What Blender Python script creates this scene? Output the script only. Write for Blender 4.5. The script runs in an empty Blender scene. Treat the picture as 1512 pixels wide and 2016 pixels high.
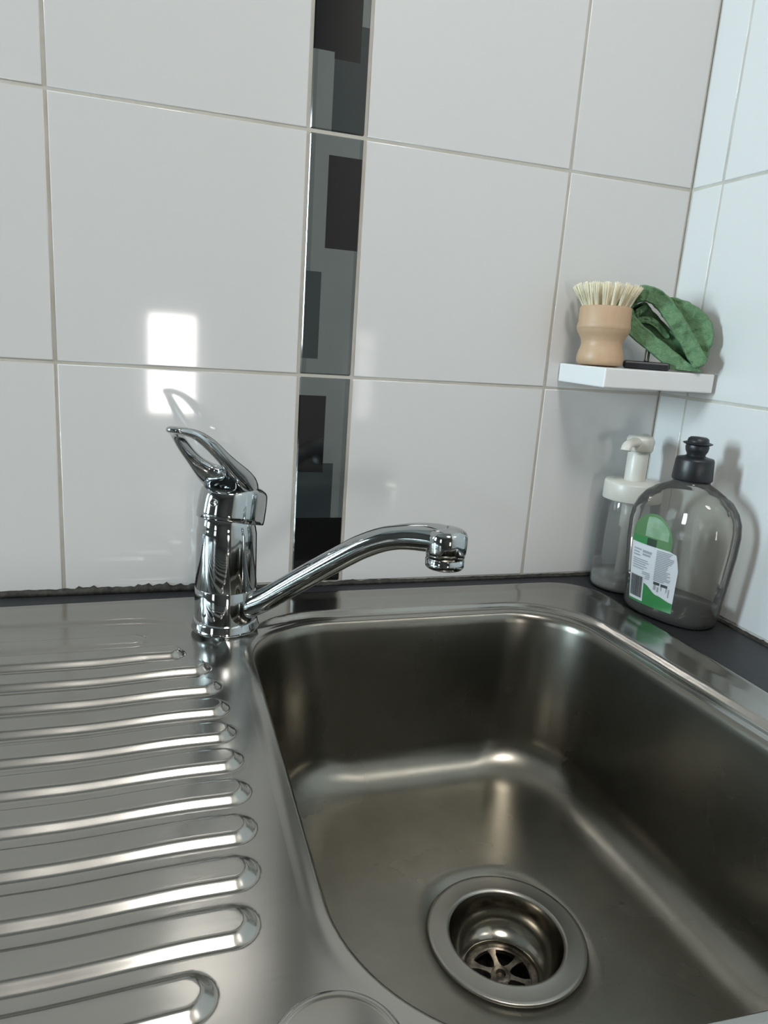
import bpy, bmesh, math, random
from mathutils import Vector, Matrix, noise

random.seed(7)
scene = bpy.context.scene
COL = scene.collection
PI = math.pi

# ------------------------------------------------------------------ camera
cam_d = bpy.data.cameras.new('camera')
cam = bpy.data.objects.new('camera', cam_d)
COL.objects.link(cam)
cam.location = (-0.50998, -0.64444, 0.23710)
cam.rotation_euler = (1.33012, -0.06933, -0.30049)
cam_d.sensor_fit = 'VERTICAL'
cam_d.sensor_height = 24.0
cam_d.lens = 24.0 * 1403.7 / 2016.0
cam_d.clip_start = 0.01
scene.camera = cam

# ------------------------------------------------------------------ light
w = bpy.data.worlds.new('world')
scene.world = w
w.use_nodes = True
w.node_tree.nodes['Background'].inputs[0].default_value = (0.72, 0.82, 0.95, 1)
w.node_tree.nodes['Background'].inputs[1].default_value = 0.6


def area(name, loc, rot, sx, sy, watts, col):
    d = bpy.data.lights.new(name, 'AREA')
    d.shape = 'RECTANGLE'
    d.size, d.size_y = sx, sy
    d.energy = watts
    d.color = col
    o = bpy.data.objects.new(name, d)
    COL.objects.link(o)
    o.location = loc
    o.rotation_euler = rot
    return o


# daylight outside the sink window and door, plus one added fill (all behind or left of the photographer)
area('daylight_sink_window', (-2.86, -0.36, 0.62), (0, -PI / 2, 0), 0.95, 0.36, 86, (0.74, 0.91, 1.0))
area('added_fill_window', (-2.86, -2.05, 0.62), (0, -PI / 2, 0), 1.10, 0.60, 7, (0.97, 0.98, 1.0))  # added fill for the back wall, behind a made-up window
area('daylight_door', (-0.44, -2.99, 0.04), (PI / 2, 0, 0), 0.40, 0.56, 24, (1.0, 0.91, 0.87))

vs = scene.view_settings
vs.view_transform = 'Standard'
vs.look = 'None'
vs.gamma = 1.0
vs.use_curve_mapping = False
vs.exposure = 0.02


# ------------------------------------------------------------------ materials
def mat(name, col=(0.8, 0.8, 0.8), rough=0.5, metal=0.0, spec=0.5, coat=0.0, noise_amt=0.0, noise_scale=40.0,
        col2=None, bump=0.0, bump_scale=200.0, stretch=None, rough_var=0.0, aniso=0.0, emit=None):
    m = bpy.data.materials.new(name)
    m.use_nodes = True
    nt = m.node_tree
    b = nt.nodes['Principled BSDF']
    b.inputs['Base Color'].default_value = (*col, 1)
    b.inputs['Roughness'].default_value = rough
    b.inputs['Metallic'].default_value = metal
    b.inputs['Specular IOR Level'].default_value = spec
    b.inputs['Coat Weight'].default_value = coat
    b.inputs['Coat Roughness'].default_value = 0.05
    b.inputs['Anisotropic'].default_value = aniso
    tc = nt.nodes.new('ShaderNodeTexCoord')
    mp = nt.nodes.new('ShaderNodeMapping')
    nt.links.new(tc.outputs['Object'], mp.inputs[0])
    if stretch:
        mp.inputs['Scale'].default_value = stretch
    if col2 is not None:
        n = nt.nodes.new('ShaderNodeTexNoise')
        n.inputs['Scale'].default_value = noise_scale
        n.inputs['Detail'].default_value = 5
        n.inputs['Roughness'].default_value = 0.6
        nt.links.new(mp.outputs[0], n.inputs['Vector'])
        r = nt.nodes.new('ShaderNodeValToRGB')
        r.color_ramp.elements[0].position = 0.5 - noise_amt
        r.color_ramp.elements[1].position = 0.5 + noise_amt
        r.color_ramp.elements[0].color = (*col, 1)
        r.color_ramp.elements[1].color = (*col2, 1)
        nt.links.new(n.outputs[0], r.inputs[0])
        nt.links.new(r.outputs[0], b.inputs['Base Color'])
    if rough_var:
        n = nt.nodes.new('ShaderNodeTexNoise')
        n.inputs['Scale'].default_value = noise_scale * 0.7
        n.inputs['Detail'].default_value = 4
        nt.links.new(mp.outputs[0], n.inputs['Vector'])
        k = nt.nodes.new('ShaderNodeMapRange')
        k.inputs['To Min'].default_value = rough - rough_var
        k.inputs['To Max'].default_value = rough + rough_var
        nt.links.new(n.outputs[0], k.inputs[0])
        nt.links.new(k.outputs[0], b.inputs['Roughness'])
    if bump:
        n = nt.nodes.new('ShaderNodeTexNoise')
        n.inputs['Scale'].default_value = bump_scale
        n.inputs['Detail'].default_value = 3
        nt.links.new(mp.outputs[0], n.inputs['Vector'])
        bp = nt.nodes.new('ShaderNodeBump')
        bp.inputs['Strength'].default_value = bump
        bp.inputs['Distance'].default_value = 0.001
        nt.links.new(n.outputs[0], bp.inputs['Height'])
        nt.links.new(bp.outputs[0], b.inputs['Normal'])
    if emit:
        b.inputs['Emission Color'].default_value = (*emit[0], 1)
        b.inputs['Emission Strength'].default_value = emit[1]
    return m


def clear_mat(name, tint, rough=0.03, gloss=1.0, haze=0.0, haze_col=(0.5, 0.5, 0.5), ior=1.45):
    """thin clear wall: tinted see-through with a Fresnel sheen"""
    m = bpy.data.materials.new(name)
    m.use_nodes = True
    nt = m.node_tree
    nt.nodes.clear()
    out = nt.nodes.new('ShaderNodeOutputMaterial')
    tr = nt.nodes.new('ShaderNodeBsdfTransparent')
    tr.inputs[0].default_value = (*tint, 1)
    gl = nt.nodes.new('ShaderNodeBsdfGlossy')
    gl.inputs['Roughness'].default_value = rough
    gl.inputs['Color'].default_value = (gloss, gloss, gloss, 1)
    fr = nt.nodes.new('ShaderNodeFresnel')
    fr.inputs['IOR'].default_value = ior
    mx = nt.nodes.new('ShaderNodeMixShader')
    nt.links.new(fr.outputs[0], mx.inputs[0])
    nt.links.new(tr.outputs[0], mx.inputs[1])
    nt.links.new(gl.outputs[0], mx.inputs[2])
    if haze:                       # scuffed, slightly cloudy plastic
        df = nt.nodes.new('ShaderNodeBsdfDiffuse')
        df.inputs[0].default_value = (*haze_col, 1)
        m2 = nt.nodes.new('ShaderNodeMixShader')
        m2.inputs[0].default_value = haze
        nt.links.new(tr.outputs[0], m2.inputs[1])
        nt.links.new(df.outputs[0], m2.inputs[2])
        nt.links.new(m2.outputs[0], mx.inputs[1])
    nt.links.new(mx.outputs[0], out.inputs[0])
    return m


M = {}
M['tile'] = mat('white_glazed_tile', (0.70, 0.695, 0.685), 0.055, spec=0.5, bump=0.02, bump_scale=9)
M['grout'] = mat('grout', (0.60, 0.58, 0.53), 0.9, col2=(0.48, 0.45, 0.39), noise_amt=0.2, noise_scale=25, spec=0.1)
M['t_grey'] = mat('strip_grey', (0.120, 0.136, 0.130), 0.08, col2=(0.138, 0.15, 0.146), noise_amt=0.3, noise_scale=30)
M['t_grey2'] = mat('strip_grey_edge', (0.095, 0.108, 0.105), 0.08)
M['t_slate'] = mat('strip_slate', (0.028, 0.036, 0.038), 0.08)
M['t_black'] = mat('strip_black', (0.007, 0.007, 0.0075), 0.08)
M['steel'] = mat('brushed_steel', (0.36, 0.35, 0.325), 0.18, 1.0, col2=(0.43, 0.42, 0.39), noise_amt=0.25, noise_scale=14,
                 bump=0.02, bump_scale=260, stretch=(0.15, 1, 1), rough_var=0.05)
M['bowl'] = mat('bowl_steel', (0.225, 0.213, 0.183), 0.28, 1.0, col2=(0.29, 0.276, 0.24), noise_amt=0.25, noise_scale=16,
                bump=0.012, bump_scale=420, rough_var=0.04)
M['drain'] = mat('drain_steel', (0.30, 0.285, 0.245), 0.17, 1.0, bump=0.03, bump_scale=120)
M['flange'] = mat('drain_flange_steel', (0.34, 0.328, 0.295), 0.34, 1.0)
M['strainer'] = mat('grimy_strainer', (0.30, 0.26, 0.21), 0.35, 0.9, col2=(0.06, 0.05, 0.04), noise_amt=0.12, noise_scale=90)
M['grime'] = mat('drain_grime', (0.012, 0.010, 0.008), 0.6)
M['chrome'] = mat('chrome', (0.47, 0.492, 0.497), 0.06, 1.0)
M['counter'] = mat('dark_laminate', (0.020, 0.021, 0.024), 0.45, col2=(0.03, 0.031, 0.034), noise_amt=0.2, noise_scale=220, spec=0.3)
M['mould'] = mat('mouldy_sealant', (0.012, 0.011, 0.009), 0.7, col2=(0.05, 0.045, 0.035), noise_amt=0.15, noise_scale=180)
M['rust'] = mat('stained_sealant', (0.30, 0.24, 0.15), 0.8)
M['white_plastic'] = mat('white_plastic', (0.78, 0.78, 0.77), 0.22)
M['pump_white'] = mat('pump_plastic', (0.64, 0.62, 0.56), 0.35)
M['wood'] = mat('beech_wood', (0.53, 0.365, 0.235), 0.45, col2=(0.45, 0.29, 0.175), noise_amt=0.25, noise_scale=60, stretch=(1, 1, 0.18))
M['bristle'] = mat('bristle', (0.82, 0.755, 0.57), 0.6)
M['cloth'] = mat('green_microfibre', (0.105, 0.205, 0.105), 0.95, col2=(0.175, 0.295, 0.165), noise_amt=0.25, noise_scale=420,
                 bump=1.0, bump_scale=700, spec=0.1)
M['black_plastic'] = mat('black_plastic', (0.012, 0.013, 0.016), 0.4)
M['l_white'] = mat('label_white', (0.62, 0.63, 0.66), 0.35)
M['l_green'] = mat('label_green', (0.035, 0.20, 0.06), 0.3)
M['l_sheen'] = mat('label_sheen_green', (0.30, 0.42, 0.31), 0.3, col2=(0.12, 0.24, 0.12), noise_amt=0.3, noise_scale=60)  # highlight colour painted onto the label dome
M['l_dome'] = mat('label_dome_green', (0.085, 0.19, 0.075), 0.3)
M['l_dark'] = mat('label_dark', (0.015, 0.04, 0.02), 0.35)
M['l_ink'] = mat('label_ink', (0.30, 0.31, 0.34), 0.4)
M['l_black'] = mat('label_black', (0.05, 0.055, 0.055), 0.4)
M['clear'] = clear_mat('clear_plastic', (0.86, 0.85, 0.82), 0.03, 0.9, 0.15, (0.38, 0.37, 0.34), 1.33)
M['clear2'] = clear_mat('frosted_plastic', (0.90, 0.90, 0.89), 0.08, 0.9, 0.16, (0.6, 0.6, 0.59))
M['soap'] = clear_mat('green_soap', (0.035, 0.06, 0.04), 0.05, 0.5)
M['lotion'] = mat('cloudy_soap', (0.50, 0.49, 0.46), 0.4)
M['wall'] = mat('room_plaster', (0.20, 0.205, 0.20), 0.9)
M['ceil'] = mat('ceiling_paint', (0.30, 0.30, 0.29), 0.9)
M['floor'] = mat('dark_floor', (0.06, 0.055, 0.045), 0.5, col2=(0.09, 0.08, 0.065), noise_amt=0.2, noise_scale=6)
M['door'] = mat('door_paint', (0.14, 0.13, 0.12), 0.6)
M['glass'] = clear_mat('window_glass', (0.95, 0.97, 0.97), 0.0)
M['lamp'] = mat('lamp_diffuser', (0.9, 0.88, 0.84), 0.5, emit=((1.0, 0.955, 0.915), 34.0))
M['water'] = clear_mat('water', (0.93, 0.95, 0.95), 0.0)


# ------------------------------------------------------------------ helpers
def mesh(name, verts, faces, mats, parent=None, smooth=True, fm=None, bevel=0.0, sub=0, autosm=None):
    me = bpy.data.meshes.new(name)
    me.from_pydata([tuple(v) for v in verts], [], faces)
    if not isinstance(mats, (list, tuple)):
        mats = [mats]
    for m in mats:
        me.materials.append(m)
    bm = bmesh.new()
    bm.from_mesh(me)
    if fm:
        bm.faces.ensure_lookup_table()
        for i, k in enumerate(fm):
            bm.faces[i].material_index = k
    bmesh.ops.recalc_face_normals(bm, faces=bm.faces)
    for f in bm.faces:
        f.smooth = smooth
    if autosm is not None:
        for e in bm.edges:
            if len(e.link_faces) == 2 and e.calc_face_angle(0) > autosm:
                e.smooth = False
    bm.to_mesh(me)
    bm.free()
    o = bpy.data.objects.new(name, me)
    COL.objects.link(o)
    if parent:
        o.parent = parent
    if bevel:
        b = o.modifiers.new('bevel', 'BEVEL')
        b.width = bevel
        b.segments = 2
        b.limit_method = 'ANGLE'
    if sub:
        s = o.modifiers.new('sub', 'SUBSURF')
        s.levels = s.render_levels = sub
    return o


def tag(o, label, cat, group=None):
    o['label'] = label
    o['category'] = cat
    if group:
        o['group'] = group
    return o


def struct(o):
    o['kind'] = 'structure'
    return o


def empty(name, loc=(0, 0, 0), rz=0.0):
    o = bpy.data.objects.new(name, None)
    o.empty_display_size = 0.02
    COL.objects.link(o)
    o.location = loc
    o.rotation_euler = (0, 0, rz)
    return o


def boxvf(x0, x1, y0, y1, z0, z1):
    v = [(x0, y0, z0), (x1, y0, z0), (x1, y1, z0), (x0, y1, z0), (x0, y0, z1), (x1, y0, z1), (x1, y1, z1), (x0, y1, z1)]
    f = [(0, 3, 2, 1), (4, 5, 6, 7), (0, 1, 5, 4), (1, 2, 6, 5), (2, 3, 7, 6), (3, 0, 4, 7)]
    return v, f


class MB:
    def __init__(s):
        s.v, s.f, s.m = [], [], []

    def add(s, vf, k=0):
        n = len(s.v)
        s.v += list(vf[0])
        s.f += [tuple(i + n for i in q) for q in vf[1]]
        s.m += [k] * len(vf[1])
        return s

    def box(s, *a, k=0):
        return s.add(boxvf(*a), k)

    def build(s, name, mats, parent=None, **kw):
        return mesh(name, s.v, s.f, mats, parent, fm=s.m, **kw)


def lathe(prof, n=48, close=False, cx=0, cy=0):
    v, f = [], []
    for r, z in prof:
        for i in range(n):
            a = 2 * PI * i / n
            v.append((cx + r * math.cos(a), cy + r * math.sin(a), z))
    for j in range(len(prof) - 1):
        for i in range(n):
            k = (i + 1) % n
            f.append((j * n + i, j * n + k, (j + 1) * n + k, (j + 1) * n + i))
    if prof[0][0] > 1e-6 and close:
        f.append(tuple(range(n - 1, -1, -1)))
        f.append(tuple(range((len(prof) - 1) * n, len(prof) * n)))
    return v, f


def loft(rings, closed_ring=True, cap0=False, cap1=False):
    n = len(rings[0])
    v = [p for r in rings for p in r]
    f = []
    for j in range(len(rings) - 1):
        for i in range(n if closed_ring else n - 1):
            k = (i + 1) % n
            f.append((j * n + i, j * n + k, (j + 1) * n + k, (j + 1) * n + i))
    if cap0:
        f.append(tuple(range(n - 1, -1, -1)))
    if cap1:
        b = (len(rings) - 1) * n
        f.append(tuple(range(b, b + n)))
    return v, f


def catmull(pts, per=8):
    pts = [Vector(p) for p in pts]
    out = []
    P = [pts[0] * 2 - pts[1]] + pts + [pts[-1] * 2 - pts[-2]]
    for i in range(1, len(P) - 2):
        a, b, c, d = P[i - 1:i + 3]
        for k in range(per):
            t = k / per
            out.append(0.5 * ((2 * b) + (c - a) * t + (2 * a - 5 * b + 4 * c - d) * t * t + (3 * b - a - 3 * c + d) * t ** 3))
    out.append(pts[-1])
    return out


def sweep(path, radii, n=24, squash=None, up=Vector((0, 0, 1))):
    """tube along path; radii list; squash list scales the vertical half"""
    rings = []
    for i, p in enumerate(path):
        t = (path[min(i + 1, len(path) - 1)] - path[max(i - 1, 0)]).normalized()
        s = t.cross(up).normalized()
        u = s.cross(t).normalized()
        r = radii[i]
        q = squash[i] if squash else 1.0
        rings.append([p + s * r * math.cos(2 * PI * k / n) + u * r * q * math.sin(2 * PI * k / n) for k in range(n)])
    return loft(rings, True, True, True)


def sm(a, b, x):
    t = max(0.0, min(1.0, (x - a) / (b - a)))
    return t * t * (3 - 2 * t)


# ------------------------------------------------------------------ room shell
ZF, ZC, XL, YR = -0.90, 1.55, -2.80, -2.92
struct(mesh('floor', *boxvf(XL - 0.1, 0.1, YR - 0.1, 0.1, ZF - 0.05, ZF), M['floor'], smooth=False))
struct(mesh('ceiling', *boxvf(XL - 0.1, 0.1, YR - 0.1, 0.1, ZC, ZC + 0.05), M['ceil'], smooth=False))

# left wall: sink window, then an unseen window added for fill light
b = MB()
win = [(-0.54, -0.18, 0.15, 1.10), (-2.35, -1.75, 0.07, 1.17)]
ys = [YR - 0.06, -2.35, -1.75, -0.54, -0.18, 0.0]
b.box(XL - 0.06, XL, ys[0], ys[1], ZF, ZC)
b.box(XL - 0.06, XL, ys[2], ys[3], ZF, ZC)
b.box(XL - 0.06, XL, ys[4], ys[5], ZF, ZC)
for y0, y1, z0, z1 in win:
    b.box(XL - 0.06, XL, y0, y1, ZF, z0)
    b.box(XL - 0.06, XL, y0, y1, z1, ZC)
struct(b.build('wall_left', M['wall'], smooth=False))
for k, (y0, y1, z0, z1) in enumerate(win):
    wd = empty('window_%d' % (k + 1), (XL - 0.03, (y0 + y1) / 2, z0))
    struct(wd)
    hw, h, t = (y1 - y0) / 2, z1 - z0, 0.035
    fr = MB()
    fr.box(-0.02, 0.02, -hw, -hw + t, 0, h).box(-0.02, 0.02, hw - t, hw, 0, h)
    fr.box(-0.02, 0.02, -hw + t, hw - t, 0, t).box(-0.02, 0.02, -hw + t, hw - t, h - t, h)
    fr.build('window_frame', M['white_plastic'], wd, smooth=False)
    mesh('pane', *boxvf(-0.003, 0.003, -hw + t, hw - t, t, h - t), M['glass'], wd, smooth=False)

# rear wall with a part-glazed door that shows as a reflection in the tiles
DX0, DX1 = -0.86, -0.02
b = MB()
b.box(XL, DX0, YR - 0.06, YR, ZF, ZC).box(DX1, 0.0, YR - 0.06, YR, ZF, ZC).box(DX0, DX1, YR - 0.06, YR, 1.12, ZC)
struct(b.build('wall_rear', M['wall'], smooth=False))
dr = struct(empty('door_1', ((DX0 + DX1) / 2, YR - 0.03, ZF)))
PX0, PX1, PZ0, PZ1 = -0.545, -0.335, -0.18, 0.262
ox, oz = dr.location.x, ZF
b = MB()


def db(x0, x1, z0, z1):
    b.box(x0 - ox, x1 - ox, -0.02, 0.02, z0 - oz, z1 - oz)


db(DX0, PX0, -0.9, 1.12)
db(PX1, DX1, -0.9, 1.12)
db(PX0, PX1, PZ1, 1.12)
db(PX0, PX1, -0.9, PZ0)
b.build('door_leaf', M['door'], dr, smooth=False)
mesh('pane', *boxvf(PX0 - ox, PX1 - ox, -0.003, 0.003, PZ0 - oz, PZ1 - oz), M['glass'], dr, smooth=False)
# round ceiling lamp
lamp = empty('ceiling_lamp', (-0.45, -1.05, ZC))
tag(lamp, 'round warm white ceiling lamp above the kitchen floor', 'lamp')
mesh('lamp_base', *lathe([(0.0001, -0.0005), (0.20, -0.0005), (0.20, -0.03), (0.192, -0.035), (0.0001, -0.035)], 48), M['white_plastic'], lamp)
mesh('diffuser', *lathe([(0.19, -0.0355), (0.185, -0.05), (0.15, -0.068), (0.09, -0.078), (0.0001, -0.082)], 48), M['lamp'], lamp)

# ------------------------------------------------------------------ tiled walls
TW, G = 0.2, 0.0027
V4 = -0.1385
V3 = V4 - TW
V2 = V3 - 0.0496
V1 = V2 - TW
ZT = [0.0005, 0.1988, 0.4, 0.6012, 0.8024, 1.0036]


def tile_mesh(name, wd, ht, mats, thick=0.007):
    """glazed tile standing in the x/z plane, front face at y=0 looking to -y, softly rounded edges"""
    me = bpy.data.meshes.new(name)
    bm = bmesh.new()
    vs_ = [bm.verts.new(p) for p in boxvf(0, wd, 0, thick, 0, ht)[0]]
    for q in boxvf(0, 1, 0, 1, 0, 1)[1]:
        bm.faces.new([vs_[i] for i in q])
    ed = [e for e in bm.edges if all(abs(v.co.y) < 1e-6 for v in e.verts)]
    bmesh.ops.bevel(bm, geom=ed, offset=0.0009, segments=3, profile=0.6, affect='EDGES')
    bmesh.ops.recalc_face_normals(bm, faces=bm.faces)
    for f in bm.faces:
        f.smooth = len(f.verts) != 4 or f.calc_area() < 0.0005
    bm.to_mesh(me)
    bm.free()
    for m in mats:
        me.materials.append(m)
    return me


TM = {}


def tile(name, parent, x0, x1, z0, z1, wall):
    wd, ht = round(x1 - x0 - G, 4), round(z1 - z0 - G, 4)
    key = (wd, ht)
    if key not in TM:
        TM[key] = tile_mesh('tile', wd, ht, [M['tile']])
    o = bpy.data.objects.new(name, TM[key])
    COL.objects.link(o)
    o.parent = parent
    j = random.uniform(-1, 1) * 0.0016
    k = random.uniform(-1, 1) * 0.0016
    if wall == 'back':
        o.location = (x0 + G / 2, 0, z0 + G / 2)
        o.rotation_euler = (j, 0, k)
    else:                      # x0,x1 are distances from the corner along -y
        o.location = (0, -x0 - G / 2, z0 + G / 2)
        o.rotation_euler = (j, 0, -PI / 2 + k)
    return o


wb = struct(mesh('wall_back', *boxvf(XL, 0.0, 0.0007, 0.06, ZF, ZC), M['grout'], smooth=False))
wr = struct(mesh('wall_right', *boxvf(0.0007, 0.06, YR, 0.06, ZF, ZC), M['grout'], smooth=False))
cols = [(V1 - 4 * TW, V1 - 3 * TW), (V1 - 3 * TW, V1 - 2 * TW), (V1 - 2 * TW, V1 - TW), (V1 - TW, V1), (V1, V2), (V3, V4), (V4, -0.0003)]
for r in range(5):
    for x0, x1 in cols:
        tile('tile', wb, x0, x1, ZT[r], ZT[r + 1], 'back')
V5 = 0.042
rc = [(0.0004, V5)] + [(V5 + i * TW, V5 + (i + 1) * TW) for i in range(6)]
for r in range(5):
    for x0, x1 in rc:
        tile('tile', wr, x0, x1, ZT[r], ZT[r + 1], 'right')

# the dark patterned strip: each tile has its own print of overlapping rectangles
PR = [  # (u0,u1,z0,z1,material) later ones on top; 1 edge grey 2 slate 3 black
    [(0.90, 1.0, 0.0, 0.199, 1), (0, 0.74, 0.0, 0.1187, 2), (0, 0.53, 0.110, 0.1811, 3), (0, 1, 0.0, 0.0659, 3)],
    [(0, 0.11, 0.199, 0.4, 1), (0.93, 1.0, 0.199, 0.4, 1), (0, 0.325, 0.2139, 0.2885, 2), (0.365, 1, 0.3085, 0.3830, 3)],
    [(0, 0.09, 0.4, 0.601, 1), (0.385, 1, 0.4, 0.4826, 2), (0, 0.38, 0.4605, 0.58, 3), (0.38, 0.85, 0.4555, 0.58, 3)],
    [(0.4, 1, 0.63, 0.72, 3), (0, 0.35, 0.70, 0.77, 2)],
    [(0, 0.5, 0.83, 0.90, 3), (0.3, 1, 0.92, 0.98, 2)],
]
for r in range(5):
    x0, x1, z0, z1 = V2 + G / 2, V3 - G / 2, ZT[r] + G / 2, ZT[r + 1] - G / 2
    wd, ht = x1 - x0, z1 - z0
    bv = 0.0012
    us = {bv, wd - bv}
    zs = {bv, ht - bv}
    prs = [(max(bv, u0 * wd) if u0 > 0 else bv, min(wd - bv, u1 * wd), min(max(bv, a - z0), ht - bv), min(max(bv, c - z0), ht - bv), k)
           for u0, u1, a, c, k in PR[r]]
    for p in prs:
        us |= {p[0], p[1]}
        zs |= {p[2], p[3]}
    us, zs = sorted(us), sorted(zs)
    us, zs = [0.0] + us + [wd], [0.0] + zs + [ht]
    v, f, fm = [], [], []
    for j, z in enumerate(zs):
        for i, u in enumerate(us):
            edge = i in (0, len(us) - 1) or j in (0, len(zs) - 1)
            v.append((u, 0.0012 if edge else 0.0, z))
    n = len(us)
    for j in range(len(zs) - 1):
        for i in range(n - 1):
            cu = min(max((us[i] + us[i + 1]) / 2, bv * 1.01), wd - bv * 1.01)
            cz = min(max((zs[j] + zs[j + 1]) / 2, bv * 1.01), ht - bv * 1.01)
            k = 0
            for p in prs:
                if p[0] < cu < p[1] and p[2] < cz < p[3]:
                    k = p[4]
            f.append((j * n + i, j * n + i + 1, (j + 1) * n + i + 1, (j + 1) * n + i))
            fm.append(k)
    o = mesh('strip_tile', v, f, [M['t_grey'], M['t_grey2'], M['t_slate'], M['t_black']], wb, smooth=False, fm=fm)
    o.location = (x0, -0.0004, z0)

# mouldy sealant line along the foot of the tiles
def sealant(name, p0, p1, nrm, hts, mat_, depth=0.004):
    n = len(hts)
    d = (Vector(p1) - Vector(p0)) / (n - 1)
    nv = Vector(nrm)
    rows = []
    for i, h in enumerate(hts):
        p = Vector(p0) + d * i
        rows.append([p, p + nv * depth, p + nv * depth * 0.7 + Vector((0, 0, h * 0.6)), p + nv * 0.0008 + Vector((0, 0, h)), p + Vector((0, 0, h))])
    v, f = loft(rows, False)
    return struct(mesh(name, v, f, mat_, smooth=True))


hts = []
for i in range(421):
    x = -1.30 + i * (1.30 / 420)
    base = 0.0026 + 0.0022 * (1 - sm(-0.5, -0.4, x)) + 0.0006 * noise.noise((x * 30, 0, 0))
    amp = 0.004 * sm(-0.62, -0.55, x) * (1 - sm(-0.46, -0.42, x)) + 0.003 * sm(-0.36, -0.345, x) * (1 - sm(-0.30, -0.28, x)) + 0.0008
    hts.append(base + amp * max(0, noise.noise((x * 260, 3, 0)) + 0.25 + 0.5 * noise.noise((x * 90, 7, 0))))
sealant('trim_1', (-1.30, 0, -0.002), (-0.001, 0, -0.002), (0, -1, 0), hts, M['mould'])
hts = [0.0018 + 0.0016 * max(0, noise.noise((i * 0.5, 9, 0)) + 0.2) for i in range(260)]
sealant('trim_2', (0, -0.001, -0.002), (0, -0.62, -0.002), (-1, 0, 0), hts, M['mould'])

# ------------------------------------------------------------------ worktop
CT = -0.0022
b = MB()
OX0, OX1, OY0, OY1 = -1.30, -0.0002, -0.60, -0.0002
HX0, HX1, HY0, HY1 = -0.90, -0.095, -0.50, -0.040
for z, flip in ((CT, 1), (CT - 0.035, 0)):
    pass
vv = []
for z in (CT, CT - 0.035):
    vv += [(OX0, OY0, z), (OX1, OY0, z), (OX1, OY1, z), (OX0, OY1, z), (HX0, HY0, z), (HX1, HY0, z), (HX1, HY1, z), (HX0, HY1, z)]
ff = []
for i in range(4):
    k = (i + 1) % 4
    ff += [(i, k, 4 + k, 4 + i), (8 + i, 12 + i, 12 + k, 8 + k), (i, 8 + i, 8 + k, k), (4 + i, 4 + k, 12 + k, 12 + i)]
wt = mesh('worktop', vv, ff, M['counter'], smooth=False)
tag(wt, 'dark charcoal laminate worktop around the inset steel sink', 'worktop')

# ------------------------------------------------------------------ sink
sink = empty('sink', (-0.45, -0.28, 0.0))
tag(sink, 'stainless steel inset sink with ribbed draining board and deep bowl', 'sink')
SO = Vector((-0.45, -0.28, 0.0))


def rrect(x0, x1, y0, y1, rbl, rbr, rtr, rtl, nc=20, ns=14, skew=0.0):
    """rounded rectangle, counter-clockwise from the bottom side; fixed point count"""
    pts = []
    C = [((x1 - rbr, y0 + rbr), rbr, -PI / 2), ((x1 - rtr, y1 - rtr), rtr, 0.0), ((x0 + rtl, y1 - rtl), rtl, PI / 2), ((x0 + rbl, y0 + rbl), rbl, PI)]
    arcs = []
    for (cx, cy), r, a0 in C:
        arcs.append([(cx + r * math.cos(a0 + PI / 2 * k / nc), cy + r * math.sin(a0 + PI / 2 * k / nc)) for k in range(nc + 1)])
    for i in range(4):
        a, nx = arcs[i], arcs[(i + 1) % 4]
        pts += a
        for k in range(1, ns):
            t = k / ns
            pts.append((a[-1][0] * (1 - t) + nx[0][0] * t, a[-1][1] * (1 - t) + nx[0][1] * t))
    if skew:
        out = []
        for x, y in pts:
            wgt = sm(-0.33, -0.15, x)
            out.append((x + wgt * skew * (-0.25 - y), y))
        pts = out
    return pts


BX0, BX1, BY0, BY1 = -0.4435, -0.1315, -0.4825, -0.0860


def bowl_ring(ins, dr_=0.0):
    return rrect(BX0 + ins, BX1 - ins, BY0 + ins, BY1 - ins, 0.088 + dr_, 0.075 + dr_, 0.058 + dr_, 0.072 + dr_, skew=0.075)


outline = bowl_ring(0)
DRC = (-0.282, -0.287)
FLZ = -0.157


def seg_dist(p, poly):
    best = 9
    for i in range(len(poly)):
        ax, ay = poly[i]
        bx, by = poly[(i + 1) % len(poly)]
        dx, dy = bx - ax, by - ay
        L = dx * dx + dy * dy
        t = 0 if L < 1e-14 else max(0, min(1, ((p[0] - ax) * dx + (p[1] - ay) * dy) / L))
        d = math.hypot(p[0] - ax - t * dx, p[1] - ay - t * dy)
        best = min(best, d)
    return best


SX1, SY0, SY1, XS = -0.0740, -0.523, -0.0205, -0.4525
SR = 0.050


def dist_outer(x, y):
    """distance to the outer edge of the sink (right, back and front sides)"""
    cx, hy0, hy1 = SX1 - SR, SY0 + SR, SY1 - SR
    qx = x - cx
    qy = max(hy0 - y, y - hy1)
    if qx > 0 and qy > 0:
        return SR - math.hypot(qx, qy)
    return min(SX1 - x, SY1 - y, y - SY0)


LIP = -0.0046


def deck_z(x, y, din):
    wgt = max(sm(-0.452, -0.405, x) * sm(-0.25, -0.17, y), sm(-0.36, -0.27, x))
    z = LIP * wgt * (1 - sm(0.012, 0.0195, din))
    # a fine raised bead right at the bowl edge
    z += 0.0010 * math.exp(-((din - 0.0045) / 0.0032) ** 2) * (0.08 + 0.92 * wgt)
    do = dist_outer(x, y)
    z += -0.0018 * (1 - sm(0, 0.004, do)) + 0.0006 * math.exp(-((do - 0.006) / 0.003) ** 2)
    # flange dishes gently between outer lip and bowl
    z += -0.0012 * sm(0.008, 0.020, do) * sm(0.0, 0.02, din) * wgt
    return z


# outer boundary hit by a ray from the bowl centre
BC = (-0.285, -0.284)
outer = rrect(XS, SX1, SY0, SY1, 0.0005, SR, SR, 0.0005)


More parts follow.
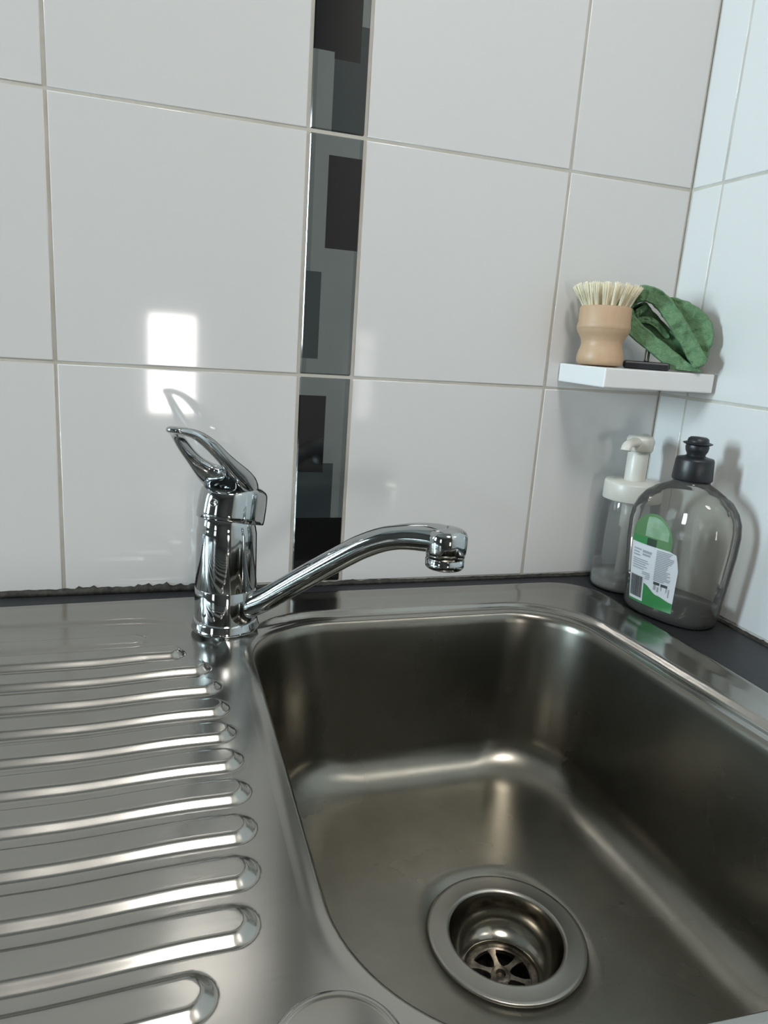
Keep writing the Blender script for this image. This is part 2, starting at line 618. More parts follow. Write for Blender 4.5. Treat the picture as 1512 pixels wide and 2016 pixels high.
def ray_outer(px, py):
    dx, dy = px - BC[0], py - BC[1]
    lo, hi = 1.0, 4.0
    for _ in range(40):
        m_ = (lo + hi) / 2
        x, y = BC[0] + dx * m_, BC[1] + dy * m_
        if x < XS or dist_outer(x, y) < 0:
            hi = m_
        else:
            lo = m_
    return (BC[0] + dx * lo, BC[1] + dy * lo)


# make sure the square left corners of this patch are met: add boundary corner directions
ol = list(outline)
NR = 44
ss = [(k / (NR - 1)) for k in range(NR)]
rings = []
ends = [ray_outer(*p) for p in ol]
# snap the end points nearest to the two left corners
for cxy in ((XS, SY1), (XS, SY0)):
    k = min(range(len(ends)), key=lambda i: math.hypot(ends[i][0] - cxy[0], ends[i][1] - cxy[1]))
    ends[k] = cxy
for s in ss:
    ring = []
    for p, e in zip(ol, ends):
        x, y = p[0] * (1 - s) + e[0] * s, p[1] * (1 - s) + e[1] * s
        din = seg_dist((x, y), outline) if s > 0 else 0
        ring.append(Vector((x, y, deck_z(x, y, din))) - SO)
    rings.append(ring)
dk = MB()
dk.add(loft(rings, True))

# draining board: height field with raised tongues
DB_Y1, DB_Y0 = -0.0665, -0.4560
RIBP, RIBY = 0.0293, -0.1465         # spacing and the near flank of the second tongue
tips = [(-0.5165, 0), (-0.4905, 1), (-0.474, 2), (-0.4690, 3), (-0.4665, 4), (-0.4655, 5), (-0.4645, 6), (-0.4640, 7), (-0.4650, 8),
        (-0.4675, 9), (-0.4715, 10), (-0.4905, 11)]
HTONGUE = 0.0048


def ddrain(x, y):
    """signed distance inside the shallow drainer recess"""
    cr = 0.075
    x1, y1, y0 = -0.4585, DB_Y1, DB_Y0
    qx, qy = x - (x1 - cr), max((y0 + cr) - y, y - (y1 - cr))
    if qx > 0 and qy > 0:
        return cr - math.hypot(qx, qy)
    return min(x1 - x, y1 - y, y - y0)


def drain_z(x, y):
    d = ddrain(x, y)
    z = -0.0028 * sm(-0.001, 0.007, d) * max(1 - sm(-0.56, -0.49, x), sm(-0.17, -0.11, y))
    for xt, k in tips:
        yc = RIBY + 0.0105 - RIBP * (k - 1)       # tongue axis
        if abs(y - yc) > 0.02:
            continue
        hw = 0.0115
        e = xt - hw
        q = math.hypot(max(0, x - e), y - yc) if x > e else abs(y - yc)
        q = hw - q
        z += (HTONGUE - 0.00014 * k) * (1.0 if k else 0.45) * (0.25 * sm(-0.0004, 0.0054, q) + 0.75 * max(0.0, min(1.0, q / 0.0050)))
    do = min(SY1 - y, y - SY0)
    z += -0.0018 * (1 - sm(0, 0.004, do)) + 0.0006 * math.exp(-((do - 0.006) / 0.003) ** 2)
    return z


xs = []
x = XS
while x > -0.535:
    xs.append(x)
    x -= 0.0011
while x > -0.96:
    xs.append(x)
    x -= 0.006
xs.append(-0.96)
yg = []
y = SY1
while y > SY0:
    yg.append(y)
    y -= 0.00105
yg.append(SY0)
v, f = [], []
for y in yg:
    for x in xs:
        yy = y - 0.036 * max(0.0, -0.47 - x) * sm(-0.075, -0.0205, y)     # back edge runs slightly askew to the wall
        v.append(Vector((x, yy, drain_z(x, y))) - SO)
n = len(xs)
for j in range(len(yg) - 1):
    for i in range(n - 1):
        f.append((j * n + i, j * n + i + 1, (j + 1) * n + i + 1, (j + 1) * n + i))
dk.add((v, f))
deck = dk.build('deck', M['steel'], sink, smooth=True)
bm = bmesh.new()
bm.from_mesh(deck.data)
for fc in bm.faces:
    if fc.normal.z < 0:
        fc.normal_flip()
bm.to_mesh(deck.data)
bm.free()

# bowl
prof = [(0.0, None), (0.0008, -0.0006), (0.0020, -0.0022), (0.0030, -0.0050), (0.0036, -0.0090)]
rings = []
for ins, dz in prof:
    ring = []
    for p, q in zip(outline, bowl_ring(ins)):
        z0 = deck_z(p[0], p[1], 0)
        ring.append(Vector((q[0], q[1], z0 + (dz or 0))) - SO)
    rings.append(ring)
for t in (0.15, 0.4, 0.7, 1.0):
    ins = 0.0036 + 0.0095 * t
    z = -0.0125 * (1 - t) + t * -0.120
    rings.append([Vector((q[0], q[1], z)) - SO for q in bowl_ring(ins, 0.004 * t)])
RF = 0.034
for k in range(1, 13):
    a = PI / 2 * k / 12
    ins = 0.0131 + RF * (1 - math.cos(a))
    z = -0.120 - RF * math.sin(a) * 1.0
    rings.append([Vector((q[0], q[1], z)) - SO for q in bowl_ring(ins, 0.004 + 0.006 * k / 12)])
last = rings[-1]
for t in (0.08, 0.2, 0.4, 0.6, 0.8, 1.0):
    ring = []
    for p in last:
        a = math.atan2(p.y + SO.y - DRC[1], p.x + SO.x - DRC[0])
        c = Vector((DRC[0] + 0.047 * math.cos(a), DRC[1] + 0.047 * math.sin(a), FLZ - 0.0012)) - SO
        q = p.lerp(c, t)
        q.z = (p.z) * (1 - t) + c.z * t
        ring.append(q)
    rings.append(ring)
v, f = loft(rings, True)
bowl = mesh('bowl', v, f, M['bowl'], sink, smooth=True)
so = bowl.modifiers.new('solid', 'SOLIDIFY')
so.thickness = 0.0008
bm = bmesh.new()
bm.from_mesh(bowl.data)
cpt = Vector((BC[0], BC[1], -0.05)) - SO
if sum((cpt - fc.calc_center_median()).dot(fc.normal) for fc in bm.faces) < 0:
    bmesh.ops.reverse_faces(bm, faces=bm.faces)
bm.to_mesh(bowl.data)
bm.free()
so.offset = -1

# waste: flange, cup, strainer
wst = mesh('drain', *lathe([(0.0550, FLZ - 0.0014), (0.0550, FLZ + 0.0002), (0.0540, FLZ + 0.0010), (0.0520, FLZ + 0.0011), (0.0435, FLZ + 0.0004),
                            (0.0420, FLZ + 0.0008), (0.0405, FLZ + 0.0008), (0.0392, FLZ - 0.0008)], 72), M['flange'], sink)
wst.location = Vector((DRC[0], DRC[1], 0)) - SO
mesh('drain_cup', *lathe([(0.0392, FLZ - 0.0008), (0.0385, FLZ - 0.004), (0.0382, FLZ - 0.010), (0.0376, FLZ - 0.0145), (0.0355, FLZ - 0.020), (0.0325, FLZ - 0.0245),
                          (0.0290, FLZ - 0.0275), (0.0262, FLZ - 0.0290), (0.0252, FLZ - 0.031), (0.0250, FLZ - 0.038)], 72), M['drain'], wst)
mesh('waste_pipe', *lathe([(0.0250, FLZ - 0.036), (0.0250, FLZ - 0.075), (0.0001, FLZ - 0.075)], 40), M['grime'], wst)
b = MB()
zs_ = FLZ - 0.0345
b.add(lathe([(0.0252, zs_), (0.0252, zs_ + 0.0015), (0.0215, zs_ + 0.0018), (0.0205, zs_ + 0.001), (0.0205, zs_ - 0.002)], 48))
b.add(lathe([(0.0075, zs_ - 0.002), (0.0075, zs_ + 0.0008), (0.006, zs_ + 0.0018), (0.0035, zs_ + 0.0018), (0.003, zs_ - 0.001), (0.0001, zs_ - 0.001)], 32))
for k in range(6):
    a = k * PI / 3 + 0.42
    u, s_ = Vector((math.cos(a), math.sin(a), 0)), Vector((-math.sin(a), math.cos(a), 0))
    rr = []
    for r, hw in ((0.006, 0.0028), (0.010, 0.0017), (0.016, 0.0019), (0.0215, 0.0040)):
        p = u * r + Vector((0, 0, zs_))
        rr.append([p - s_ * hw, p - s_ * hw + Vector((0, 0, 0.0013)), p + s_ * hw + Vector((0, 0, 0.0013)), p + s_ * hw])
    b.add(loft(rr, True))
b.build('strainer', M['strainer'], wst, smooth=True, autosm=0.7)

# blanked tap hole in the front left corner of the deck
dc = mesh('tap_hole_blank', *lathe([(0.0245, -0.0008), (0.0245, 0.0004), (0.0237, 0.0014), (0.0224, 0.0017), (0.0212, 0.0013), (0.0205, 0.0011), (0.0001, 0.0012)], 64), M['steel'], sink)
dc.location = Vector((-0.4525, -0.4625, 0)) - SO

# ------------------------------------------------------------------ mixer tap
FX, FY = -0.4575, -0.0920
tap = empty('mixer_tap', (FX, FY, 0.0))
tag(tap, 'chrome single-lever mixer tap standing between drainer and bowl', 'tap')
mesh('base_ring', *lathe([(0.0001, 0.0002), (0.0268, 0.0002), (0.0270, 0.0020), (0.0262, 0.0036), (0.0258, 0.0070), (0.0250, 0.0088), (0.0243, 0.0090)], 64), M['chrome'], tap)
mesh('body', *lathe([(0.0243, 0.0088), (0.0245, 0.0100), (0.0244, 0.0345), (0.0241, 0.0350), (0.0241, 0.0358), (0.0243, 0.0363), (0.0238, 0.060), (0.0234, 0.0800),
                     (0.0226, 0.0845), (0.0222, 0.0860), (0.0222, 0.0985), (0.0001, 0.0990)], 72), M['chrome'], tap)

# spout
phi = math.radians(37.4)
ud = Vector((math.cos(phi), -math.sin(phi), 0))


def sp(s, z):
    return ud * s + Vector((0, 0, z))


ctrl = [sp(0.010, 0.0155), sp(0.034, 0.0285), sp(0.0533, 0.0425), sp(0.0717, 0.0562), sp(0.0998, 0.0765), sp(0.1152, 0.0868), sp(0.132, 0.0952),
        sp(0.149, 0.0998), sp(0.165, 0.1018), sp(0.178, 0.1020)]
path = catmull(ctrl, 8)
rad, sq = [], []
for i in range(len(path)):
    t = i / (len(path) - 1)
    rad.append(0.0100 * (1 - sm(0, 0.22, t)) + 0.0089 * sm(0, 0.22, t) + 0.0036 * sm(0.72, 0.98, t))
    sq.append(1.0 + 0.03 * sm(0.1, 0.3, t) - 0.22 * sm(0.75, 1.0, t))
mesh('spout', *sweep(path, rad, 36, sq), M['chrome'], tap)
HC = sp(0.1778, 0)
hd = mesh('spout_head', *lathe([(0.0001, 0.1113), (0.0060, 0.1111), (0.0105, 0.1102), (0.0135, 0.1082), (0.0147, 0.1050), (0.0149, 0.1000), (0.0147, 0.0945), (0.0142, 0.0925), (0.0001, 0.0925)], 48),
          M['chrome'], tap)
hd.location = HC
ae = mesh('aerator', *lathe([(0.0138, 0.0930), (0.0140, 0.0905), (0.0133, 0.0900), (0.0133, 0.0890), (0.0139, 0.0885), (0.0139, 0.0835), (0.0130, 0.0822), (0.0112, 0.0822), (0.0105, 0.0845), (0.0001, 0.0850)], 48),
          M['chrome'], tap)
ae.location = HC

# lever handle: tilted squarish cap plus an open loop lever
hroot = Vector((0, 0, 0.0885))
az = math.radians(235)                                 # lever azimuth, towards the photographer and left
ld = Vector((math.cos(az), math.sin(az), 0))
wd_ = Vector((-ld.y, ld.x, 0))
if wd_.x < 0:
    wd_ = -wd_
sgn = 1 if wd_.cross(ld).z < 0 else -1
Rt = Matrix.Rotation(math.radians(16), 3, wd_)
if (Rt @ ld).z < 0:
    Rt = Matrix.Rotation(math.radians(-16), 3, wd_)
skirt = []
for r, z, off in [(0.0205, 0.0, 0.0), (0.0240, 0.0, 0.0), (0.0247, 0.0006, 0.0), (0.0250, 0.004, 0.0), (0.0250, 0.012, 0.0), (0.0248, 0.0190, 0.0), (0.0245, 0.0235, 0.0), (0.0235, 0.0262, 0.0005),
                  (0.0205, 0.0288, 0.0015), (0.0150, 0.0318, 0.003), (0.007, 0.0345, 0.005), (0.0005, 0.0350, 0.006)]:
    ring = []
    for k in range(72):
        a = 2 * PI * k / 72
        ca, sa = math.cos(a), math.sin(a)
        n_ = 2.0 + 2.2 * sm(0.0, 0.6, -ca)
        q = (abs(ca) ** n_ + abs(sa) ** n_) ** (-1 / n_)
        e = 1.0 + 0.12 * max(0, -ca)
        drop = -0.38 * max(0.0, z - 0.012) * max(0, ca)
        p = ld * (r * q * ca * e + off) + wd_ * (r * q * sa * 0.97) + Vector((0, 0, z + drop))
        ring.append(hroot + Rt @ p)
    skirt.append(ring)
mesh('handle_cap', *loft(skirt, True, True, True), M['chrome'], tap)

cl = catmull([hroot + ld * a + Vector((0, 0, c)) for a, c in ((-0.0235, 0.0150), (-0.012, 0.0245), (0.001, 0.0335), (0.016, 0.0440), (0.032, 0.0560), (0.047, 0.0675), (0.060, 0.0755), (0.0745, 0.0795))], 10)
LN = len(cl) - 1


def lev(s, wv, hv):
    t = max(0.0, min(1.0, s)) * LN
    i = min(int(t), LN - 1)
    p = cl[i].lerp(cl[i + 1], t - i)
    a = cl[max(i - 2, 0)]
    c = cl[min(i + 3, LN)]
    tg = (c - a).normalized()
    nn = wd_.cross(tg).normalized()
    if nn.z < 0:
        nn = -nn
    return p + wd_ * wv + nn * hv


def half_w(s):
    return 0.0238 - 0.0062 * sm(0.1, 0.6, s) - 0.0055 * sm(0.5, 1.0, s)


NL = 72
loops_o, loops_i = [], []
for k in range(NL):
    a = 2 * PI * k / NL
    ca, sa = math.cos(a), math.sin(a)
    so_ = 0.5 + 0.5 * math.copysign(abs(ca) ** 0.7, ca)
    wo = half_w(so_) * math.copysign(abs(sa) ** 0.6, sa)
    si_ = 0.665 + 0.225 * math.copysign(abs(ca) ** 0.9, ca)
    wi = (half_w(si_) - 0.0062) * math.copysign(abs(sa) ** 0.85, sa)
    loops_o.append((so_, wo))
    loops_i.append((si_, wi))
sections = [(0.0, -0.2), (0.03, 0.45), (0.2, 0.92), (0.5, 1.1), (0.8, 0.95), (0.97, 0.5), (1.0, -0.1), (0.96, -0.75), (0.5, -1.0), (0.05, -0.75)]
rings = []
for tt, hh in sections:
    ring = []
    for (a, b_), (c, d) in zip(loops_o, loops_i):
        s, wv = a * (1 - tt) + c * tt, b_ * (1 - tt) + d * tt
        th = 0.0100 - 0.0045 * sm(0.15, 0.6, s) - 0.0030 * sm(0.6, 1.0, s)
        ring.append(lev(s, wv, hh * th))
    rings.append(ring)
v, f = loft(rings, True)
nR = len(rings)
for i in range(NL):
    k = (i + 1) % NL
    f.append(((nR - 1) * NL + i, (nR - 1) * NL + k, k, i))
mesh('lever', v, f, M['chrome'], tap, sub=1)
# the little temperature dot on the front of the cap
dot = mesh('temperature_dot', *lathe([(0.0034, -0.001), (0.0034, 0.0008), (0.0024, 0.0012), (0.0020, 0.0006), (0.0001, 0.0006)], 24), M['chrome'], tap)
dn = (ld + Vector((0.05, 0, 0.12))).normalized()
dot.rotation_mode = 'QUATERNION'
dot.rotation_quaternion = dn.to_track_quat('Z', 'Y')
dot.location = hroot + Rt @ (ld * 0.0246 + Vector((0, 0, 0.0125)))

# ------------------------------------------------------------------ small corner shelf
SHZ = 0.2242
b = MB()
shelf = mesh('corner_shelf', *boxvf(-0.1250, -0.0040, -0.0800, -0.0012, SHZ - 0.0178, SHZ), M['white_plastic'], smooth=False, bevel=0.0012)
tag(shelf, 'small white rectangular shelf fixed to the tiles in the corner', 'shelf')

# ------------------------------------------------------------------ dish brush, bristles up
bx_, by_ = -0.1045, -0.0380
brush = empty('dish_brush', (bx_, by_, SHZ))
tag(brush, 'round wooden dish brush with cream bristles standing upside down on the shelf', 'brush')
brush.scale = (0.875, 0.875, 0.975)
brush.rotation_euler = (math.radians(-2), math.radians(1.5), 0.3)
mesh('handle_knob', *lathe([(0.0001, 0.0003), (0.0190, 0.0003), (0.0235, 0.0018), (0.0250, 0.0050), (0.0250, 0.0090), (0.0238, 0.0140), (0.0222, 0.0180), (0.0217, 0.0215), (0.0225, 0.0250),
                            (0.0250, 0.0290), (0.0272, 0.0320), (0.0280, 0.0345)], 56), M['wood'], brush)
mesh('brush_head', *lathe([(0.0272, 0.0338), (0.0283, 0.0350), (0.0284, 0.0375), (0.0280, 0.0395), (0.0276, 0.0410), (0.0274, 0.0545), (0.0266, 0.0560), (0.0200, 0.0565), (0.0001, 0.0566)], 56), M['wood'], brush)
# one tuft of bristles: a bundle of thin tapering strands, shared by all copies
tv, tf = [], []
rnd = random.Random(3)
for k in range(16):
    r0, a0 = 0.0014 * math.sqrt(rnd.random()), rnd.random() * 2 * PI
    dx, dy = math.cos(a0) * r0, math.sin(a0) * r0
    sx, sy = dx * 1.9 + rnd.uniform(-1, 1) * 0.0008, dy * 1.9 + rnd.uniform(-1, 1) * 0.0008
    h = 0.0215 + rnd.uniform(-1, 1) * 0.0012
    rings = []
    for t in (0, 0.5, 1):
        q = Vector((dx + (sx - dx) * t * t + dx * 0.6 * t, dy + (sy - dy) * t * t + dy * 0.6 * t, h * t))
        rr = 0.00050 * (1 - 0.25 * t)
        rings.append([q + Vector((rr * math.cos(2 * PI * j / 5), rr * math.sin(2 * PI * j / 5), 0)) for j in range(5)])
    v, f = loft(rings, True, False, True)
    n = len(tv)
    tv += v
    tf += [tuple(i + n for i in q) for q in f]
t0 = None
for cnt, rad_, tl in ((1, 0, 0), (7, 0.0085, 9), (12, 0.0160, 17), (18, 0.0232, 27)):
    for k in range(cnt):
        a = 2 * PI * k / cnt + rad_ * 40
        if t0 is None:
            t0 = mesh('bristle_tuft', tv, tf, M['bristle'], brush)
            o = t0
        else:
            o = bpy.data.objects.new('bristle_tuft', t0.data)
            COL.objects.link(o)
            o.parent = brush
        o.location = (rad_ * math.cos(a), rad_ * math.sin(a), 0.0563)
        t_ = math.radians(tl + random.uniform(-4, 4))
        ax = Vector((-math.sin(a), math.cos(a), 0))
        o.rotation_mode = 'QUATERNION'
        from mathutils import Quaternion
        o.rotation_quaternion = Quaternion(ax, t_) @ Quaternion((0, 0, 1), random.random() * 6)

# ------------------------------------------------------------------ cloth stand and cloth
cs = empty('cloth_stand', (-0.0590, -0.0480, SHZ))
tag(cs, 'small black stand with a chrome post under the green cloth', 'stand')
mesh('stand_base', *boxvf(-0.021, 0.021, -0.014, 0.014, 0.0002, 0.0075), M['black_plastic'], cs, smooth=False, bevel=0.002)
mesh('post', *lathe([(0.0001, 0.0070), (0.0026, 0.0070), (0.0024, 0.0085), (0.0024, 0.0330), (0.0016, 0.0345), (0.0001, 0.0348)], 24), M['chrome'], cs)
cs.rotation_euler = (0, 0, -0.6)

cl_o = Vector((-0.0455, -0.0515, SHZ))
cU, cW = Vector((0.785, -0.62, 0)), Vector((0.62, 0.785, 0))


def ribbon(path_uv, w0, w1, thick, nw=6, seed=0.0):
    """folded band of towelling along a path in the U/V plane: its flat face looks along -W, with hems and creases"""
    pts = catmull([Vector((p[0], p[1], 0)) for p in path_uv], 10)
    n = len(pts)
    # closed cross-section (lateral, depth): front face with hemmed edges, then the back
    sec = [(-1.0, 0.25), (-0.93, 0.04), (-0.80, 0.0), (-0.66, 0.07), (-0.35, 0.02), (0.0, 0.06), (0.35, 0.02), (0.66, 0.07), (0.80, 0.0), (0.93, 0.04), (1.0, 0.25),
           (1.0, 0.55), (0.92, 0.95), (0.4, 1.0), (-0.4, 1.0), (-0.92, 0.95), (-1.0, 0.55)]
    rows = []
    for i in range(n):
        t = (pts[min(i + 1, n - 1)] - pts[max(i - 1, 0)]).normalized()
        sd = Vector((-t.y, t.x, 0))
        p = pts[i]
        e = min(1.0, 0.45 + 0.25 * min(i, n - 1 - i))
        row = []
        for l, d in sec:
            hw = thick * 0.5 * e * (1 + 0.16 * noise.noise((i * 0.22, l * 0.8, seed)))
            q = p + sd * (l * hw)
            ww = w0 + (w1 - w0) * d
            ww += 0.0026 * noise.noise((i * 0.30 + seed, l * 1.6, 1.0)) + 0.0016 * noise.noise((q.x * 220, q.y * 220, seed)) + 0.002 * math.sin(i * 0.25 + seed)
            row.append(cl_o + cU * q.x + Vector((0, 0, max(0.0012 + 0.0004 * (l + 1), q.y))) + cW * ww)
        rows.append(row)
    return loft(rows, True, True, True)


def pu(px, py):
    return ((px - 1325.0) / 1730.0, (722.0 + (px - 1240) * 0.072 - py) / 2000.0)


b = MB()
b.add(ribbon([pu(*p) for p in [(1291, 608), (1278, 620), (1277, 632), (1296, 634), (1312, 644), (1332, 668)]], -0.006, 0.004, 0.0062, seed=3.0))
b.add(ribbon([pu(*p) for p in [(1388, 738), (1350, 715), (1309, 679), (1276, 648), (1259, 622), (1257, 606), (1269, 590), (1290, 586), (1311, 599), (1330, 624), (1350, 654), (1372, 690), (1388, 720)]],
              -0.013, 0.003, 0.0150, seed=0.0))
b.add(ribbon([pu(*p) for p in [(1272, 606), (1288, 630), (1314, 658), (1346, 694), (1374, 726)]], 0.002, 0.006, 0.021, seed=5.0))
b.add(ribbon([pu(*p) for p in [(1314, 606), (1342, 618), (1368, 634), (1381, 654), (1380, 682), (1376, 706)]], -0.001, 0.010, 0.021, seed=8.0))
cloth = b.build('dishcloth', M['cloth'], None, smooth=True, sub=1)
tag(cloth, 'green knitted dishcloth draped in a folded loop on the corner shelf', 'cloth')

# ------------------------------------------------------------------ washing-up liquid bottle
BXc, BYc, AL = -0.0435, -0.1180, math.radians(18)
bot = empty('soap_bottle', (BXc, BYc, CT))
tag(bot, 'clear oval washing-up liquid bottle with black cap and green label', 'bottle')
longd = Vector((math.sin(AL), -math.cos(AL), 0))
shrt = Vector((-math.cos(AL), -math.sin(AL), 0))       # wide face with the label looks this way
# (z, half length, half thickness)
BP = [(0.0005, 0.040, 0.022), (0.0015, 0.0435, 0.0255), (0.006, 0.0465, 0.0285), (0.020, 0.0480, 0.0300), (0.045, 0.0505, 0.0315), (0.070, 0.0530, 0.0325), (0.088, 0.0535, 0.0325),
      (0.099, 0.0520, 0.0315), (0.108, 0.0480, 0.0295), (0.116, 0.0415, 0.0265), (0.122, 0.0340, 0.0235), (0.1265, 0.0250, 0.0200), (0.1295, 0.0180, 0.0168), (0.1335, 0.0155, 0.0155)]


BP = [(a, c * 0.95, d) for a, c, d in BP]


def bsize(z):
    for a, c in zip(BP, BP[1:]):
        if z <= c[0]:
            t = (z - a[0]) / (c[0] - a[0])
            return a[1] + (c[1] - a[1]) * t, a[2] + (c[2] - a[2]) * t
    return BP[-1][1:]


def bpt(th, z, off=0.0, sc=1.0):
    a, c = bsize(z)
    n_ = 2.5 if z < 0.12 else 2.0
    ca, sa = math.cos(th), math.sin(th)
    x = math.copysign(abs(ca) ** (2 / n_), ca) * (a * sc + off)
    y = math.copysign(abs(sa) ** (2 / n_), sa) * (c * sc + off)
    return longd * x + shrt * y + Vector((0, 0, z))


zz = []
for a, c in zip(BP, BP[1:]):
    for k in range(3):
        zz.append(a[0] + (c[0] - a[0]) * k / 3)
zz.append(BP[-1][0])
NB = 72
mesh('bottle_body', *loft([[bpt(2 * PI * k / NB, z) for k in range(NB)] for z in zz], True, True, False), M['clear'], bot)
zl = [0.0018, 0.006, 0.010, 0.0145, 0.0185]
rg = [[bpt(2 * PI * k / NB, z, -0.0008) for k in range(NB)] for z in zl]
mesh('liquid', *loft(rg, True, True, True), M['soap'], bot)
cap = mesh('cap', *lathe([(0.0001, 0.1322), (0.0172, 0.1322), (0.0178, 0.1335), (0.0166, 0.1505), (0.0158, 0.1525), (0.0110, 0.1535), (0.0085, 0.1545)], 48), M['black_plastic'], bot)
b = MB()
b.add(lathe([(0.0082, 0.1535), (0.0080, 0.1560), (0.0096, 0.1590), (0.0102, 0.1625), (0.0098, 0.1642), (0.0126, 0.1655), (0.0128, 0.1662), (0.0094, 0.1672), (0.0088, 0.1700), (0.0070, 0.1714), (0.0001, 0.1718)], 40))
b.build('push_pull_top', M['black_plastic'], cap, smooth=True, autosm=0.8)
# label on the wide face: u runs left (0) to right (1), v bottom (0) to top of the white panel (1)
LZ_0, LZ_1 = 0.0125, 0.0700


def lpt(u, v, off):
    z = LZ_0 + (LZ_1 - LZ_0) * v
    a, c = bsize(z)
    xf = -0.62 + 1.04 * u
    y = (1 - abs(xf) ** 2.5) ** (1 / 2.5)
    return longd * (xf * a) + shrt * (y * c + off) + Vector((0, 0, z))


def patch(u0, u1, v0, v1, off, nu=None, nv=None):
    nu = nu or max(1, int(abs(u1 - u0) * 24) + 1)
    nv = nv or max(1, int(abs(v1 - v0) * 10) + 1)
    v, f = [], []
    for j in range(nv + 1):
        for i in range(nu + 1):
            v.append(lpt(u0 + (u1 - u0) * i / nu, v0 + (v1 - v0) * j / nv, off))
    for j in range(nv):
        for i in range(nu):
            f.append((j * (nu + 1) + i, j * (nu + 1) + i + 1, (j + 1) * (nu + 1) + i + 1, (j + 1) * (nu + 1) + i))
    return v, f


def shape(fn_top, fn_bot, u0, u1, off, nu=26, nv=12):
    v, f = [], []
    for j in range(nv + 1):
        for i in range(nu + 1):
            u = u0 + (u1 - u0) * i / nu
            a, c = fn_bot(u), fn_top(u)
            v.append(lpt(u, a + (c - a) * j / nv, off))
    for j in range(nv):
        for i in range(nu):
            f.append((j * (nu + 1) + i, j * (nu + 1) + i + 1, (j + 1) * (nu + 1) + i + 1, (j + 1) * (nu + 1) + i))
    return v, f


def dome(u):
    return 1.02 + 0.50 * math.sqrt(max(0.0, 1 - ((u - 0.40) / 0.44) ** 2))


def rtop(u):
    return 1.06 - 0.10 * sm(0.53, 1.0, u) - 0.25 * sm(0.93, 1.0, u)


b = MB()
b.add(shape(rtop, lambda u: 0.0, 0.0, 1.0, 0.0003), 0)
b.add(shape(dome, lambda u: 1.0, 0.0, 0.82, 0.00032), 1)
lab = b.build('label', [M['l_white'], M['l_dome']], bot, smooth=True)
mesh('label_sheen', *shape(lambda u: dome(u) - 0.05, lambda u: 1.14, 0.28, 0.74, 0.00045), M['l_sheen'], lab)          # specular shine on the dome, painted in pale green
mesh('label_bar', *patch(0.0, 0.53, 1.0, 1.12, 0.0005), M['l_green'], lab)                                            # green bar
mesh('label_bar_end', *patch(0.34, 0.53, 1.0, 1.12, 0.0006), M['l_dark'], lab)                                           # its dark end
mesh('label_foot', *shape(lambda u: 0.36 - 0.13 * sm(0.36, 0.66, u) - 0.06 * sm(0.66, 1.0, u), lambda u: 0.0, 0.0, 1.0, 0.00045), M['l_green'], lab)   # green foot
b = MB()
rn = random.Random(11)
# barcode panel
b.add(patch(0.015, 0.36, 0.04, 0.47, 0.0006), 2)
u = 0.04
while u < 0.335:
    wbar = rn.choice((0.006, 0.009, 0.013))
    b.add(patch(u, u + wbar, 0.09, 0.45, 0.0008, 1, 4), 1)
    u += wbar + rn.choice((0.005, 0.008))
# lines of small print, left and right column
for v0, v1, a, c in ((0.88, 0.90, 0.06, 0.24), (0.83, 0.85, 0.06, 0.2), (0.78, 0.80, 0.06, 0.22), (0.86, 0.90, 0.27, 0.46), (0.81, 0.84, 0.27, 0.44), (0.72, 0.735, 0.06, 0.40), (0.685, 0.70, 0.06, 0.42),
                     (0.65, 0.665, 0.06, 0.36), (0.61, 0.625, 0.06, 0.40), (0.57, 0.585, 0.06, 0.33), (0.53, 0.545, 0.30, 0.47), (0.50, 0.515, 0.30, 0.48), (0.47, 0.485, 0.38, 0.48), (0.44, 0.455, 0.38, 0.47)):
    b.add(patch(a, c, v0, v1, 0.0006, None, 1), 0)
v0 = 0.97
while v0 > 0.46:
    b.add(patch(0.56, rn.uniform(0.78, 0.90), v0 - 0.02, v0 - 0.004, 0.0006, None, 1), 0)
    v0 -= 0.0285
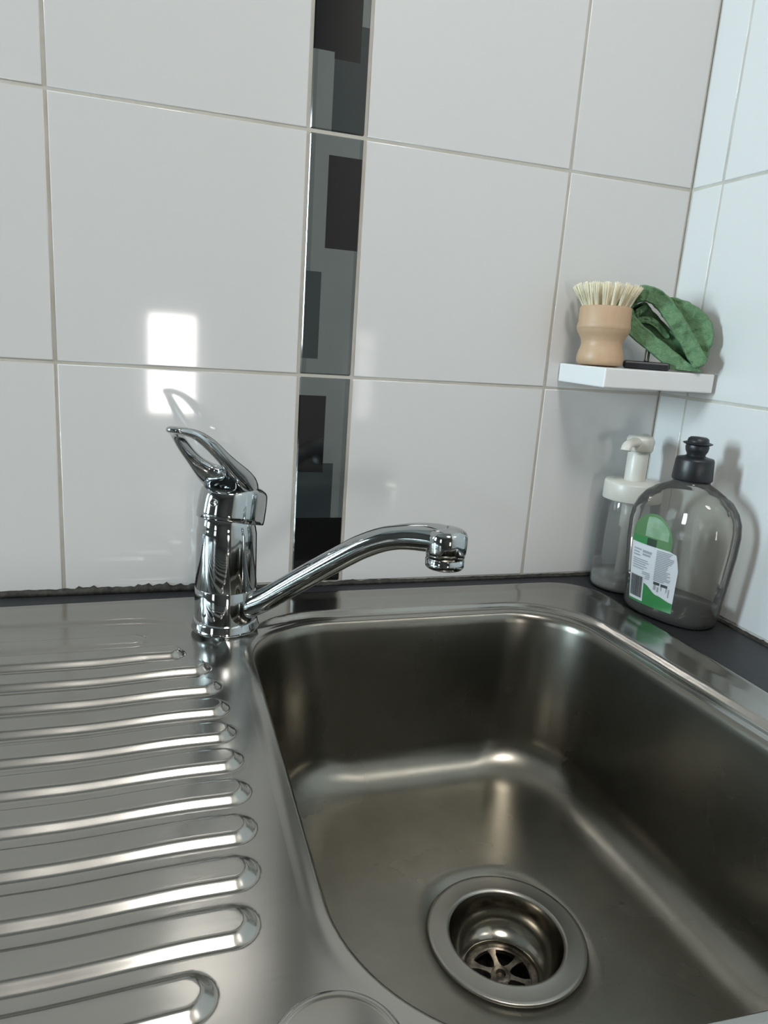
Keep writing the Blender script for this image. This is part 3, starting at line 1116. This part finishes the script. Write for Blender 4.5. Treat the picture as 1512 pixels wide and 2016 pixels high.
# hazard / recycling marks: two dark blocks over pale ovals
b.add(patch(0.57, 0.70, 0.40, 0.445, 0.0006), 1)
b.add(patch(0.725, 0.86, 0.395, 0.44, 0.0006), 1)
for q in ((0.58, 0.63, 0.31, 0.40), (0.655, 0.69, 0.29, 0.37), (0.885, 0.905, 0.25, 0.39), (0.73, 0.75, 0.33, 0.395), (0.835, 0.855, 0.32, 0.395)):
    b.add(patch(*q, 0.0006), 0)
b.build('label_print', [M['l_ink'], M['l_black'], M['l_white']], lab, smooth=True)

# ------------------------------------------------------------------ pump dispenser behind it
dsp = empty('pump_dispenser', (-0.0430, -0.0370, CT))
tag(dsp, 'clear pump soap dispenser with white pump behind the oval bottle', 'dispenser')
mesh('dispenser_body', *lathe([(0.0001, 0.0005), (0.0270, 0.0005), (0.0292, 0.0020), (0.0300, 0.0060), (0.0298, 0.0800), (0.0290, 0.0940), (0.0280, 0.0960)], 56), M['clear2'], dsp)
mesh('soap_fill', *lathe([(0.0001, 0.0015), (0.0270, 0.0015), (0.0288, 0.0040), (0.0288, 0.0150), (0.0001, 0.0152)], 48), M['lotion'], dsp)
mesh('dip_tube', *lathe([(0.0001, 0.010), (0.0060, 0.010), (0.0060, 0.0640), (0.0085, 0.0660), (0.0085, 0.0960), (0.0001, 0.0960)], 32), M['pump_white'], dsp)
mesh('collar', *lathe([(0.0001, 0.0950), (0.0288, 0.0950), (0.0292, 0.0960), (0.0290, 0.1120), (0.0280, 0.1140), (0.0110, 0.1150), (0.0001, 0.1152)], 56), M['pump_white'], dsp)
pmp = mesh('pump_stem', *lathe([(0.0105, 0.1145), (0.0105, 0.1440), (0.0095, 0.1455), (0.0001, 0.1457)], 40), M['pump_white'], dsp)
hp = catmull([Vector((0.010, 0.006, 0.1535)), Vector((0, 0, 0.1545)), Vector((-0.014, -0.008, 0.1545)), Vector((-0.023, -0.013, 0.1535)), Vector((-0.0265, -0.015, 0.1505)), Vector((-0.0275, -0.0156, 0.1475))], 6)
rr = [0.0115 * (1 - sm(0, 0.5, i / (len(hp) - 1))) + 0.0052 * sm(0, 0.5, i / (len(hp) - 1)) for i in range(len(hp))]
rr[0] = 0.008
mesh('pump_nozzle', *sweep(hp, rr, 24, [0.75] * len(hp)), M['pump_white'], dsp)
mesh('pump_head', *lathe([(0.0001, 0.1450), (0.0125, 0.1450), (0.0135, 0.1470), (0.0135, 0.1570), (0.0120, 0.1600), (0.0001, 0.1610)], 40), M['pump_white'], dsp)
